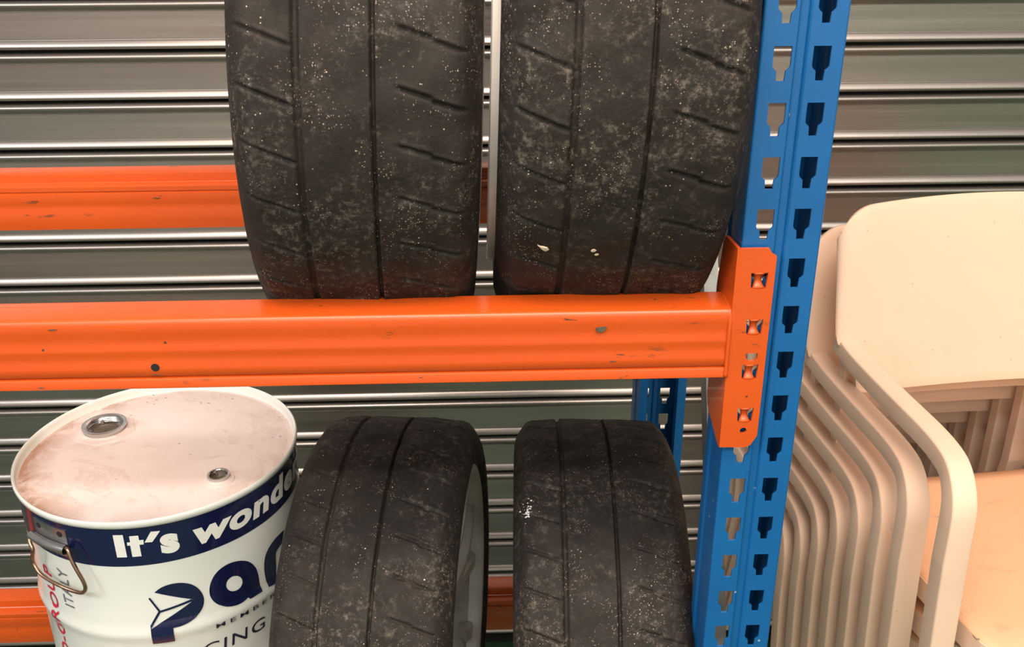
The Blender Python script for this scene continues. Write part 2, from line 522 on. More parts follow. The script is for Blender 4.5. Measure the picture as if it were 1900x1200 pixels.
def beam(dz, rear, label):
    yb = .513 if rear else 0
    t = empty('rack_beam', (XR, yb, ZB + dz), label, 'shelf beam', 'orange rack beams')
    org = (XR, yb, ZB + dz)
    S = 1
    def Y(y): return (.5785 - y) if rear else y  # mirrored about the rack's middle for the rear beam
    f = []
    if not rear:
        f = [(.040, ZT), (-.0005, ZT), (-.0035, ZT - .0008), (-.0055, ZT - .003), (-.0062, ZT - .006), (-.0062, ZT - .014), (-.0052, ZT - .020), (-.0052, ZT - .028),
             (-.0060, ZT - .032), (-.0060, ZT - .036), (-.0052, ZT - .040), (-.0052, ZT - .046), (-.0062, ZT - .052), (-.0062, ZT - .0595), (-.0045, ZT - .0618), (-.0025, ZT - .0622),
             (-.0025, ZT - .0632), (-.0060, ZT - .0640), (-.0068, ZT - .0655), (-.0068, ZB + .001), (-.0055, ZB), (.040, ZB)]
    else:
        # inner face of the rear beam: a stepped ledge at the top, folded seam, plain face below
        f = [(.562, ZT), (.533, ZT), (.5305, ZT - .0012), (.530, ZT - .003), (.530, ZT - .0145), (.529, ZT - .0155), (.5145, ZT - .016), (.5128, ZT - .0172), (.5128, ZT - .0235), (.5145, ZT - .0243),
             (.5145, ZT - .0255), (.5124, ZT - .0265), (.512, ZT - .029), (.512, ZT - .040), (.5128, ZT - .043), (.5128, ZT - .050), (.512, ZT - .053), (.512, ZB + .006), (.514, ZB - .006), (.562, ZB - .006)]
    f = [(y, z + dz) for y, z in f]
    V, F = extrude_profile_x(f, XL, XR)
    autosmooth(mesh('beam_body', V, F, M['orange'], t, origin=org), 40)
    # hook plates at both ends
    for side in (1, -1):
        x0 = XR - .0005 if side == 1 else XL + .0005
        bm = bmesh.new()
        yf = -.0075 if not rear else .5925
        T = .0035
        sgn = 1 if side == 1 else -1
        def X(x): return x0 + sgn * (x - XR)
        out = [(X(-.0525), -.406), (X(-.0525), -.1865), (X(-.0220), -.1865), (X(-.0185), -.1920), (X(-.0140), -.1945), (X(-.0140), -.3930), (X(-.0200), -.4040), (X(-.0260), -.4065)]
        holes = [[(X(-.0372), z), (X(-.0205), z), (X(-.0215), z - .0165), (X(-.0362), z - .0165)] for z in (-.2113, -.2606, -.3102, -.3600)]
        holes.append([(X(-.0345), -.2975), (X(-.0225), -.2975), (X(-.0225), -.3035), (X(-.0255), -.3065), (X(-.0310), -.3065), (X(-.0345), -.3030)])
        holes.append([(X(-.029 + .0036 * math.cos(a)), -.3865 + .0036 * math.sin(a)) for a in [2 * PI * k / 12 for k in range(12)]])
        out = [(x, z + dz) for x, z in out]; holes = [[(x, z + dz) for x, z in h] for h in holes]
        plate(bm, out, holes, yf, yf + T)
        # side flange against the post
        xa, xb = X(-.0525), X(-.0490)
        ysg = 1 if not rear else -1
        y0_ = yf + T if not rear else yf
        pts = [(0, -.1865), (.045, -.1900), (.052, -.2000), (.0640, -.2480), (.0655, -.3780), (.0600, -.3900), (.010, -.4060), (0, -.4065)]
        va = [bm.verts.new((xa, y0_ + ysg * p, z + dz)) for p, z in pts]; vb = [bm.verts.new((xb, y0_ + ysg * p, z + dz)) for p, z in pts]
        n = len(pts)
        for i in range(n): bm.faces.new((va[i], va[(i + 1) % n], vb[(i + 1) % n], vb[i]))
        bm.faces.new(va); bm.faces.new(vb[::-1])
        hp = frombm('hook_plate', bm, M['orange'], t, origin=org)
        # pressed hooks inside the windows
        for z in (-.2113, -.2606, -.3102, -.3600):
            V, F = [], []
            m_ = 9
            for i in range(m_):
                u = i / (m_ - 1)
                hw = .0029 + .0028 * abs(2 * u - 1) ** 1.7
                dy = -.0010 + .0050 * math.sin(PI * u) ** .8
                for q in range(5):
                    s_ = -1 + q / 2
                    V.append((X(-.0289 + s_ * hw), yf + (dy + .0012 * s_ * s_ + .001) * ysg, z - .0165 * u + dz))
            for i in range(m_ - 1):
                for q in range(4): F.append((i * 5 + q, i * 5 + q + 1, i * 5 + q + 6, i * 5 + q + 5))
            h = mesh('hook', V, F, M['orange'], hp, smooth=True, origin=org)
            so = h.modifiers.new('s', 'SOLIDIFY'); so.thickness = .0012
        if not rear:
            # weld bead between beam end and plate
            V, F = sweep(smooth_path([(XR - .001 if side == 1 else XL + .001, y, z + dz) for y, z in ((.03, ZT + .0005), (.0, ZT), (-.0062, ZT - .006), (-.0070, ZT - .035), (-.0075, ZB + .002))], 2), circle_sec(.0022, 8), up=(1, 0, 0))
            mesh('weld_bead', V, F, M['orange'], t, smooth=True, origin=org)
    return t


bf = beam(0, False, 'orange beam nearest the viewer with the two upper tyres resting on it')
beam(0, True, 'orange beam behind the two upper tyres against the shutter')
beam(-.7700, True, 'low orange beam behind the drum and the two lower tyres')
beam(-.7700, False, 'low front orange beam under the two lower tyres')


def patch(name, x, z, pts, mat, parent, y=-.0063, th=.0006):
    V = [(x + a, y, z + b) for a, b in pts] + [(x + a, y - th, z + b) for a, b in pts]
    n = len(pts)
    F = [tuple(range(n)), tuple(range(n, 2 * n))] + [(i, (i + 1) % n, n + (i + 1) % n, n + i) for i in range(n)]
    o = mesh(name, V, F, mat, parent, origin=tuple(parent.location)); return o


circ = [(.0042 * math.cos(2 * PI * k / 16), .0042 * math.sin(2 * PI * k / 16)) for k in range(16)]
o = patch('bolt_hole', -.6203, -.3015, circ, M['black'], bf, y=-.0062, th=.0003); o['label'] = 'round dark bolt hole'
o = patch('bare_metal_chip', -.181, -.2684, [(-.0058, .0005), (-.003, .0022), (.003, .0026), (.0055, .0030), (.0050, -.0005), (.001, -.0036), (-.004, -.0026)], M['bare'], bf); o['label'] = 'grey chip in the orange paint'
for (x, z, a, b) in ((-.712, -.2588, .0045, .0008), (-.735, -.3215, .004, .0009), (-.36, -.3180, .003, .0006), (-.168, -.3040, .0035, .0005), (-.62, -.3095, .006, .0004)):
    patch('scratch', x, z, [(-a, 0), (0, b), (a, b * .4), (0, -b)], M['bare'], bf)

# ---------------------------------------------------------------- tyres and wheels


def tyre_mesh(Rr, steps, seed):
    rg = np.random.default_rng(seed)
    rimr = Rr - .0685
    n = 1116 if steps == 36 else 1140
    TW = .104
    # tread columns: finer around the grooves
    xs = set(np.round(np.linspace(-TW, TW, 72), 5))
    for g in (-.048, .017):
        xs |= set(np.round(np.linspace(g - .0042, g + .0042, 13), 5))
    xs = np.array(sorted(xs))
    shoulder = .018
    def rad(a):
        q = np.abs(a) / TW
        r = Rr - .0045 * q ** 2
        e = np.clip((np.abs(a) - (TW - shoulder)) / shoulder, 0, 1)
        return r - .0125 * e ** 2.2
    a_side = [(.1075, -.0225), (.1105, -.029), (.1125, -.037), (.113, -.046), (.1120, -.054), (.1085, -.0605), (.1055, -.0650), (.1035, -.0690), (.099, -.0730)]
    A = [-a for a, _ in a_side[::-1]] + list(xs) + [a for a, _ in a_side]
    A = np.array(A)
    Rb = np.concatenate([[Rr + d for _, d in a_side[::-1]], rad(xs), [Rr + d for _, d in a_side]])
    m = len(A)
    th = np.linspace(0, 2 * PI, n, endpoint=False)
    TH, AA = np.meshgrid(th, A)           # rows = profile
    RR = np.repeat(Rb[:, None], n, 1)
    tread = (np.abs(AA) <= TW + 1e-6)
    # circumferential grooves
    for g, w_, d in ((-.048, .0032, .0045), (.017, .0021, .0058)):
        RR -= d * np.exp(-np.abs((AA - g) / w_) ** 3) * tread
        RR += .0007 * np.exp(-((AA - g - w_ * 1.35) / .0014) ** 2) * tread
    # slanted sipes; arc length measured down the visible side
    step = 2 * PI / steps
    def sipe(a0, a1, slope, kink, wdt, dep, ph):
        s = (AA - a0) / (a1 - a0)
        inside = (s > 0) & (s < 1)
        drop = -slope * (AA - a0) - kink * (s > .5) * .0022
        idx = np.round((TH * 1.0 + ph + drop / Rr) / step)
        arc = ((TH + ph + drop / Rr) - idx * step) * Rr
        jit = rg.uniform(.75, 1.15, 200)[np.mod(idx, steps).astype(int)]
        end = np.clip(np.minimum(s, 1 - s) * 9, 0, 1)
        fade = np.where(inside, end, 0)
        RR[:] -= dep * jit * np.exp(-np.abs(arc / wdt) ** 2.4) * fade
        RR[:] += .0011 * jit * np.exp(-((arc + wdt * 1.7) / .0018) ** 2) * fade
    sipe(-.101, -.050, .38, 0, .0019, .0038, .0)
    sipe(.036, .099, .30, 1, .0021, .0042, .0)
    # slow wear waves
    for k in range(6):
        f_ = rg.integers(5, 40); RR += .00035 * np.sin(TH * f_ + AA * rg.uniform(20, 90) + rg.uniform(0, 6)) * tread
    X = AA; Yc = RR * np.cos(TH); Zc = RR * np.sin(TH)
    co = np.stack([X, Yc, Zc], -1).reshape(-1, 3)
    i = np.arange(m - 1)[:, None] * n; k = np.arange(n)[None, :]; k2 = (k + 1) % n
    q = np.stack([i + k, i + n + k, i + n + k2, i + k2], -1).reshape(-1, 4)
    me = bpy.data.meshes.new('tyre')
    me.vertices.add(len(co)); me.vertices.foreach_set('co', co.astype(np.float32).ravel())
    me.loops.add(q.size); me.loops.foreach_set('vertex_index', q.astype(np.int32).ravel())
    me.polygons.add(len(q)); me.polygons.foreach_set('loop_start', np.arange(0, q.size, 4, dtype=np.int32))
    me.polygons.foreach_set('loop_total', np.full(len(q), 4, np.int32))
    me.polygons.foreach_set('use_smooth', np.ones(len(q), bool))
    me.update(calc_edges=True); me.validate()
    return me, rimr


def wheel(parent, rf, spokes, lip_in, lip_out):
    wm = M['rim'] if spokes == 5 else M['silver']
    """painted wheel: rim barrel with lips, spokes, hub"""
    L = lip_in
    prof = [(-L + .0125, rf - .004), (-L + .0120, rf + .003), (-L + .0015, rf + .0035), (-L, rf + .001), (-L, rf - .005), (-L + .008, rf - .010), (-.085, rf - .014), (-.08, rf - .009)]
    V, F = lathe(prof, 128, 'X', True)
    autosmooth(mesh('inner_rim_lip', V, F, wm, parent), 50)
    L = lip_out
    prof = [(.085, rf - .014), (L - .008, rf - .010), (L, rf - .006), (L + .0015, rf - .001), (L, rf + .004), (L - .004, rf + .003), (L - .0105, rf - .004), (.08, rf - .009)]
    V, F = lathe(prof, 128, 'X', True)
    autosmooth(mesh('outer_rim_lip', V, F, wm, parent), 50)
    prof = [(-.085, rf - .014), (-.05, rf - .018), (.0, rf - .026), (.05, rf - .022), (.085, rf - .014), (.08, rf - .009), (0, rf - .018), (-.08, rf - .009)]
    V, F = lathe(prof, 128, 'X', True)
    autosmooth(mesh('rim_barrel', V, F, M['barrel'], parent), 50)
    bm = bmesh.new()
    for k in range(spokes):
        for s in (-1, 1):
            t0 = 2 * PI * k / spokes
            rows = []
            for u in np.linspace(0, 1, 9):
                r = .035 + (rf - .014 - .035) * u
                ang = t0 + s * (.04 + .20 * u ** 1.3)
                hw = .014 - .004 * math.sin(PI * u)
                xf = .074 + .020 * u + .008 * math.sin(PI * u)
                c, sn = math.cos(ang), math.sin(ang)
                tx, tz = -sn, c
                row = []
                for dx, dt in ((-.022, -hw), (-.004, -hw), (0, -hw * .7), (0, hw * .7), (-.004, hw), (-.022, hw)):
                    row.append(bm.verts.new((xf + dx, r * c + tx * dt, r * sn + tz * dt)))
                rows.append(row)
            for a, b in zip(rows, rows[1:]):
                for j in range(6): bm.faces.new((a[j], a[(j + 1) % 6], b[(j + 1) % 6], b[j]))
            bm.faces.new(rows[0]); bm.faces.new(rows[-1])
    sp = autosmooth(frombm('spokes', bm, wm, parent), 40)
    V, F = lathe([(.02, .0), (.02, .06), (.055, .062), (.072, .055), (.076, .042), (.070, .036), (.070, .0)], 48, 'X')
    hb = autosmooth(mesh('hub', V, F, wm, parent), 40)
    V, F = lathe([(.070, .030), (.077, .028), (.079, .022), (.079, .0)], 32, 'X')
    mesh('centre_cap', V, F, M['zinc'], hb, smooth=False)


TY = [((-.43, .273, -.0552), .0295, -.038, .307, 38, 'worn racing tyre on the upper beam, left one of the upper two'),
      ((-.1767, .273, -.0330), -.0159, -.0341, .320, 38, 'worn racing tyre on the upper beam beside the blue post'),
      ((-.4477, .2727, -.8533), -.1049, -.0008, .2907, 36, 'dusty lower racing tyre beside the white drum, wheel spokes showing'),
      ((-.1605, .2728, -.8598), -.041, .0037, .2865, 36, 'dusty lower racing tyre with a white scuff on its left shoulder')]
PH = [R(5.75), R(7.2), R(60.3), R(56.7)]
tyres = []
LIPS = [(.116, .1135), (.1215, .114), (.108, .1060), (.106, .108)]
for (p, ps, ga, Rr, st, lab), ph in zip(TY, PH):
    t = empty('racing_tyre', p, lab, 'tyre', 'worn tyres on the rack')
    ax = Vector((math.cos(ps) * math.cos(ga), math.sin(ps) * math.cos(ga), math.sin(ga)))
    fwd = Vector((-math.sin(ps), math.cos(ps), 0)); upv = ax.cross(fwd)
    Mx = Matrix((ax, fwd, upv)).transposed()
    t.location = Vector(p) + ax * .0155
    t.rotation_euler = Mx.to_euler()
    me, rf = tyre_mesh(Rr, st, int(Rr * 1e4))
    o = link('tread_and_sidewalls', me, M['rubber'], t)
    # turn it so that a sipe falls where the photograph has one (angle above the side facing the camera)
    o.rotation_euler = (-ph, 0, 0)
    wheel(t, Rr - .0705, 5 if st == 38 else 6, *LIPS[len(tyres)])
    tyres.append((t, Mx, Rr))


def stuck(t, Mx, Rr, a, ang, size, name, mat, pts=None):
    """small bit stuck on the tread at axle offset a and angle (deg) above the side facing the camera"""
    q = R(ang); bm = bmesh.new()
    pts = pts or [(-1, -.3), (-.4, -.8), (.6, -.5), (1, .2), (.3, .8), (-.6, .6)]
    rr = Rr - .0035 * (a / .1) ** 2 + .0004
    def P(u, v, h):
        r_ = rr + h; aa = q + v * size / rr
        return (a + u * size, -r_ * math.cos(aa), r_ * math.sin(aa))
    lo = [bm.verts.new(P(u, v, 0)) for u, v in pts]; hi = [bm.verts.new(P(u * .8, v * .8, size * .25)) for u, v in pts]
    n = len(pts)
    for i in range(n): bm.faces.new((lo[i], lo[(i + 1) % n], hi[(i + 1) % n], hi[i]))
    bm.faces.new(hi); bm.faces.new(lo[::-1])
    return frombm(name, bm, mat, t)


# ---------------------------------------------------------------- white drum
DX, DY, DR, LZ = -.7572, .3308, .1865, -.5885
DB = -1.22
org = (DX, DY, DB)
drum = empty('steel_drum', org, 'white steel drum with a navy band and two open bungs beside the lower tyre', 'drum')


def lathe_part(name, prof, mat, n=160, ang=35, parent=drum):
    V, F = lathe([(a - DB, r) for a, r in prof], n)
    return autosmooth(mesh(name, V, F, mat, parent), ang)


body = [(DB, .0), (DB, .180), (DB + .004, .188), (DB + .012, .188), (DB + .016, DR)]
for hz in (-1.03, -.898, -.768):
    body += [(hz - .018, DR), (hz - .010, DR + .0018), (hz - .004, DR + .0032), (hz, DR + .0038), (hz + .004, DR + .0032), (hz + .010, DR + .0018), (hz + .018, DR)]
body += [(-.66, DR), (LZ - .012, DR), (LZ - .008, DR + .001)]
lathe_part('drum_body', body, M['white'])
lathe_part('painted_band', [(-.6565, DR), (-.6565, DR + .0004), (LZ - .010, DR + .0004), (LZ - .010, DR)], M['navy'])['label'] = 'navy painted band'
lathe_part('chime', [(LZ - .010, DR + .0005), (LZ - .009, DR + .003), (LZ - .004, DR + .0044), (LZ, DR + .004), (LZ + .0012, DR + .0024), (LZ, DR + .0006), (LZ - .004, DR - .0002), (LZ - .012, DR - .001), (LZ - .0145, DR - .003)], M['white'], ang=60)
lid = lathe_part('lid', [(LZ - .0135, DR - .002), (LZ - .0138, DR - .006), (LZ - .0115, DR - .011), (LZ - .0100, DR - .018), (LZ - .0098, .09), (LZ - .0096, .0)], M['lid'], ang=60)


def bung(x, y, ro, h, label):
    zt = LZ - .010
    V, F = lathe([(zt - DB - .0, ro * 1.55), (zt - DB + .0012, ro * 1.50), (zt - DB + .0022, ro * 1.22), (zt - DB + .004, ro * 1.12), (zt - DB + .0045, ro * .9)], 8 if ro > .02 else 40)
    base = mesh('bung_seat', [(a + x - DX, b + y - DY, c) for a, b, c in V], F, M['lid'], drum, smooth=False)
    pr = [(zt - DB + .002, ro * 1.02), (zt - DB + h * .5, ro * 1.02), (zt - DB + h * .75, ro * 1.10), (zt - DB + h * .95, ro * 1.10), (zt - DB + h, ro * 1.02), (zt - DB + h * .96, ro * .92)]
    k = 0
    zz = h * .85
    while zz > -h * .6:
        pr.append((zt - DB + zz, ro * (.90 if k % 2 else .85))); zz -= .0016; k += 1
    pr += [(zt - DB - h * .6, ro * .8), (zt - DB - h * .62, 0)]
    V, F = lathe(pr, 56)
    o = autosmooth(mesh('bung_flange', [(a + x - DX, b + y - DY, c) for a, b, c in V], F, M['zinc'], drum), 60)
    o['label'] = label
    V, F = lathe([(zt - DB + .0016, ro * .86), (zt - DB + .0016, ro * .55), (zt - DB + .0008, ro * .5), (zt - DB + .0008, 0)], 40)
    mesh('bung_plug', [(a + x - DX, b + y - DY, c) for a, b, c in V], F, M['plug'], o)
    for q in range(4):
        bm = bmesh.new()
        a = 2 * PI * q / 4 + .5
        s = bmesh.ops.create_icosphere(bm, subdivisions=1, radius=ro * .13, matrix=Matrix.Translation((x - DX + ro * .72 * math.cos(a), y - DY + ro * .72 * math.sin(a), zt - DB + h * .35)))
        frombm('thread_lug', bm, M['zinc'], o)


bung(-.853, .388, .0285, .012, 'large open threaded steel bung')
bung(-.6557, .251, .0135, .009, 'small open threaded steel bung')


def cyl(theta, z, r=DR): return (r * math.sin(R(theta)), -r * math.cos(R(theta)), z - DB)


def decal(name, polys, mat, lift=.0008, cut=None):
    """flat print wrapped on the drum: polygons in (degrees round the drum, height)"""
    bm = bmesh.new()
    for loops in polys:
        edges = []
        for loop in loops:
            vs = [bm.verts.new((t * DR * PI / 180, 0, z)) for t, z in loop]
            edges += [bm.edges.new((vs[i], vs[(i + 1) % len(vs)])) for i in range(len(vs))]
        bmesh.ops.triangle_fill(bm, use_beauty=True, use_dissolve=False, edges=edges)
    for _ in range(4):
        le = [e for e in bm.edges if abs(e.verts[0].co.x - e.verts[1].co.x) > .010]
        if not le: break
        bmesh.ops.subdivide_edges(bm, edges=le, cuts=1)
        bmesh.ops.triangulate(bm, faces=bm.faces[:])
    for _ in range(4):
        le = [e for e in bm.edges if abs(e.verts[0].co.z - e.verts[1].co.z) > .0035 and min(e.verts[0].co.z, e.verts[1].co.z) < -.745]
        if not le: break
        bmesh.ops.subdivide_edges(bm, edges=le, cuts=1)
        bmesh.ops.triangulate(bm, faces=bm.faces[:])
    return wrap(name, bm, mat, lift)


def hoop(z):
    d = abs(z + .768)
    return .0040 * max(0, 1 - (d / .019)) ** .7 if d < .019 else 0


def wrap(name, bm, mat, lift):
    for v in bm.verts:
        t = v.co.x / (DR * PI / 180); z = v.co.z
        v.co = Vector(cyl(t, z, DR + lift + hoop(z)))
    me = bpy.data.meshes.new(name); bm.to_mesh(me); bm.free()
    return link(name, me, mat, drum)


def text_bm(s, bold=0.0, shear=0.0, spacing=1.0):
    cu = bpy.data.curves.new('t', 'FONT'); cu.body = s; cu.offset = bold; cu.shear = shear; cu.space_character = spacing; cu.resolution_u = 5
    o = bpy.data.objects.new('t', cu); C.objects.link(o)
    bpy.context.view_layer.update()
    me = bpy.data.meshes.new_from_object(o.evaluated_get(bpy.context.evaluated_depsgraph_get()))
    bpy.data.objects.remove(o); bpy.data.curves.remove(cu)
    bm = bmesh.new(); bm.from_mesh(me); bpy.data.meshes.remove(me)
    xs = [v.co.x for v in bm.verts]; ys = [v.co.y for v in bm.verts]
    return bm, min(xs), max(xs), min(ys), max(ys)


def text_round(name, s, t0, t1, z0, z1, mat, bold=0, shear=0, lift=.0009, slope=0, spacing=1.0, zfit=None):
    """letters upright round the drum between angles t0, t1; z0 foot, z1 top of the tallest letter"""
    bm, x0, x1, y0, y1 = text_bm(s, bold, shear, spacing)
    for v in bm.verts:
        u = (v.co.x - x0) / (x1 - x0); q = (v.co.y - y0) / (y1 - y0)
        v.co = Vector(((t0 + (t1 - t0) * u) * DR * PI / 180, 0, z0 + (z1 - z0) * q + slope * u))
    bmesh.ops.triangulate(bm, faces=bm.faces[:])
    for _ in range(3):
        le = [e for e in bm.edges if abs(e.verts[0].co.x - e.verts[1].co.x) > .008]
        if not le: break
        bmesh.ops.subdivide_edges(bm, edges=le, cuts=1); bmesh.ops.triangulate(bm, faces=bm.faces[:])
    return wrap(name, bm, mat, lift)


def text_up(name, s, tl, tr, z0, z1, mat, bold=0, lift=.0009):
    """letters reading upwards: tops at angle tl, feet at tr"""
    bm, x0, x1, y0, y1 = text_bm(s, bold, 0, 1.05)
    for v in bm.verts:
        u = (v.co.x - x0) / (x1 - x0); q = (v.co.y - y0) / (y1 - y0)
        v.co = Vector(((tr + (tl - tr) * q) * DR * PI / 180, 0, z0 + (z1 - z0) * u))
    bmesh.ops.triangulate(bm, faces=bm.faces[:])
    for _ in range(3):
        le = [e for e in bm.edges if abs(e.verts[0].co.z - e.verts[1].co.z) > .006]
        if not le: break
        bmesh.ops.subdivide_edges(bm, edges=le, cuts=1); bmesh.ops.triangulate(bm, faces=bm.faces[:])
    return wrap(name, bm, mat, lift)


def smooth_poly(L, sharp, it=2):
    pts = [(p, i in sharp) for i, p in enumerate(L)]
    for _ in range(it):
        Q = []; n = len(pts)
        for i in range(n):
            (p, k), (a, _k), (b, _k2) = pts[i], pts[i - 1], pts[(i + 1) % n]
            if k: Q.append((p, True))
            else:
                Q.append(((p[0] * .75 + a[0] * .25, p[1] * .75 + a[1] * .25), False))
                Q.append(((p[0] * .75 + b[0] * .25, p[1] * .75 + b[1] * .25), False))
        pts = Q
    return [p for p, k in pts]


def rect(x0, x1, z0, z1): return [(x0, z0), (x1, z0), (x1, z1), (x0, z1)]


# heavy lettering on the band, drawn as outlines
decal('band_letter', [[rect(-1.8, 2.0, -.6415, -.6075)]], M['letter'], .0012)
decal('band_letter', [[[(4.0, -.6415), (7.4, -.6415), (7.4, -.6240), (9.0, -.6240), (9.2, -.6170), (7.6, -.6170), (7.6, -.6100), (4.2, -.6100), (4.2, -.6190), (3.0, -.6190), (2.9, -.6240), (4.0, -.6240)]]], M['letter'], .0012)
decal('band_letter', [[[(9.4, -.6215), (12.2, -.6222), (15.7, -.6075), (12.3, -.6065)]]], M['letter'], .0012)
text_round('band_letter', 's', 14.9, 21.8, -.6435, -.6140, M['letter'], bold=.055, lift=.0012)
text_round('band_lettering', 'wonderful', 27.3, 113.5, -.6425, -.6065, M['letter'], bold=.045, shear=0.18, lift=.0012, spacing=1.1)
P = [(9.4113, -0.7002), (12.2897, -0.6933), (16.2691, -0.6905), (20.4947, -0.6926), (24.1412, -0.6996), (26.7201, -0.713), (27.5949, -0.7272), (26.5017, -0.7408), (23.8446, -0.7507), (20.4904, -0.7563), (16.8332, -0.7592), (14.1061, -0.7593), (13.8854, -0.7821), (5.4023, -0.7818), (5.654, -0.757), (22.3831, -0.7263), (22.9887, -0.7224)]
decal('logo_letter', [[smooth_poly(P, {0, 11, 12, 13, 14, 15, 16})]], M['navy'])
for q in ([(6.7833, -0.7086), (7.4433, -0.7074), (10.4774, -0.7305), (9.7884, -0.7323)], [(9.7845, -0.7304), (22.799, -0.7216), (22.7304, -0.7254), (10.0868, -0.7334)], [(9.6836, -0.7307), (10.4656, -0.7327), (6.3179, -0.754), (5.654, -0.757), (5.6674, -0.7519)]):
    decal('logo_line', [[q]], M['navy'], .0010)
A_ = [(29.6709, -0.7188), (30.9625, -0.7039), (34.0209, -0.6918), (38.5607, -0.687), (43.5335, -0.6901), (48.05, -0.6995), (50.8919, -0.7146), (51.747, -0.7297), (51.6964, -0.745), (52.1956, -0.7578), (45.8997, -0.7578), (45.2247, -0.754), (42.3862, -0.7571), (38.7843, -0.7562), (34.9886, -0.7516), (31.9721, -0.7429), (30.0826, -0.7316)]
Ah = [(43.9642, -0.7262), (43.4413, -0.7307), (42.3704, -0.7338), (40.9522, -0.7349), (39.4429, -0.7339), (38.1035, -0.731), (37.1557, -0.7267), (36.7509, -0.7216), (36.9509, -0.7167), (37.7214, -0.7126), (38.9385, -0.7103), (40.4051, -0.7101), (41.8767, -0.7121), (43.0965, -0.716), (43.8403, -0.721)]


decal('logo_letter', [[smooth_poly(A_, {9, 10, 11}), smooth_poly(Ah, set())]], M['navy'])
K_ = [(70.1673, -0.6943), (64.1283, -0.6933), (59.3891, -0.6982), (56.1778, -0.7084), (54.9111, -0.7249), (54.972, -0.7424), (55.5741, -0.7584), (60.3403, -0.7614), (61.8909, -0.7404), (62.1925, -0.7235), (63.0647, -0.7139), (67.3568, -0.7111)]
decal('logo_letter', [[smooth_poly(K_, {0, 6, 7, 11})]], M['navy'])
text_round('small_print', 'MEMBER OF', 30.2, 72, -.7800, -.7722, M['ink'], bold=.004, spacing=1.5)
text_round('product_print', 'RACING FLUIDS', 8.0, 95, -.8200, -.8010, M['ink'], bold=.004, shear=.12, spacing=1.15)
text_up('red_print', 'NO-GROUP', -43.2, -37.2, -.865, -.685, M['red'], bold=.012)
text_up('grey_print', 'ITALY', -31.9, -26.6, -.737, -.676, M['grey'], bold=.004)

# handle: pressed bracket and wire bail
bm = bmesh.new()


def curved_box(bm, t0, t1, z0, z1, r0, r1, n=8):
    rows = []
    for i in range(n + 1):
        t = t0 + (t1 - t0) * i / n
        rows.append([bm.verts.new(cyl(t, z, r)) for r, z in ((r0, z0), (r1, z0), (r1, z1), (r0, z1))])
    for a, b in zip(rows, rows[1:]):
        for j in range(4): bm.faces.new((a[j], a[(j + 1) % 4], b[(j + 1) % 4], b[j]))
    bm.faces.new(rows[0]); bm.faces.new(rows[-1])


curved_box(bm, -40.5, -21.8, -.650, -.6085, DR, DR + .0018)
V, F = [], []
# rolled knuckle that carries the wire
n1 = 10
for i in range(n1 + 1):
    t = -41.0 + 19.4 * i / n1
    for k in range(10):
        a = 2 * PI * k / 10
        V.append(cyl(t, -.6335 + .0065 * math.sin(a), DR + .0075 + .0060 * math.cos(a)))
for i in range(n1):
    for k in range(10): F.append((i * 10 + k, i * 10 + (k + 1) % 10, i * 10 + 10 + (k + 1) % 10, i * 10 + 10 + k))
vs = [bm.verts.new(v) for v in V]
for q in F: bm.faces.new([vs[i] for i in q])
brk = autosmooth(frombm('handle_bracket', bm, M['zinc'], drum), 40)
for t in (-37.3, -25.0):
    bm = bmesh.new()
    pts = [cyl(t + 1.35 * math.cos(a), -.6165 + .0040 * math.sin(a), DR + .0021) for a in [2 * PI * k / 14 for k in range(14)]]
    vs = [bm.verts.new(p) for p in pts]; bm.faces.new(vs)
    frombm('rivet_hole', bm, M['black'], brk)
wire_pts = [(-38.5, -.6335, .194), (-41.6, -.6335, .195), (-41.0, -.6400, .199), (-38.0, -.6500, .2005), (-40.6, -.6640, .2005), (-41.2, -.6760, .2005), (-37.0, -.6870, .2005), (-27.0, -.6900, .2005), (-17.5, -.6935, .2005), (-14.8, -.6880, .2005),
            (-14.3, -.6760, .2005), (-17.0, -.6520, .2005), (-18.6, -.6380, .199), (-19.4, -.6290, .197), (-21.0, -.6300, .194), (-24, -.6330, .194)]
V, F = sweep(smooth_path([cyl(t, z, r) for t, z, r in wire_pts], 2), circle_sec(.0026, 10), up=(.31, .95, .02))
mesh('wire_handle', V, F, M['wire'], drum, smooth=True)['label'] = 'bronze coloured wire handle'

# wooden crate that carries the drum, out of the picture
crate = empty('wooden_crate', (DX, DY, FLOOR), 'wooden crate on the floor under the white drum', 'crate')
for z in (FLOOR + .0, FLOOR + .35, FLOOR + .502):
    pass
for i in range(4):
    for s in (0, 1):
        bm = bmesh.new(); zz = FLOOR + .02 + i * .122
        add_box(bm, DX - .17, DX + .17, DY + (-.19 if s == 0 else .172), DY + (-.172 if s == 0 else .19), zz, zz + .11, .002)
        frombm('board', bm, M['wood'], crate, origin=(DX, DY, FLOOR))
for sx in (-1, 1):
    for sy in (-1, 1):
        bm = bmesh.new(); add_box(bm, DX + sx * .17 - .02, DX + sx * .17 + .02, DY + sy * .151 - .02, DY + sy * .151 + .02, FLOOR, DB - .018, .002)
        frombm('corner_post', bm, M['wood'], crate, origin=(DX, DY, FLOOR))
for i in range(4):
    bm = bmesh.new(); x = DX - .19 + i * .0965
    add_box(bm, x, x + .09, DY - .19, DY + .19, DB - .018, DB, .002)
    frombm('lid_board', bm, M['wood'], crate, origin=(DX, DY, FLOOR))

# ---------------------------------------------------------------- stacked chairs
# chair frame: x to its left side as seen, y backwards, z absolute for the topmost chair; origin on the floor line below the backrest
CZ = -1.245        # foot level of the topmost chair


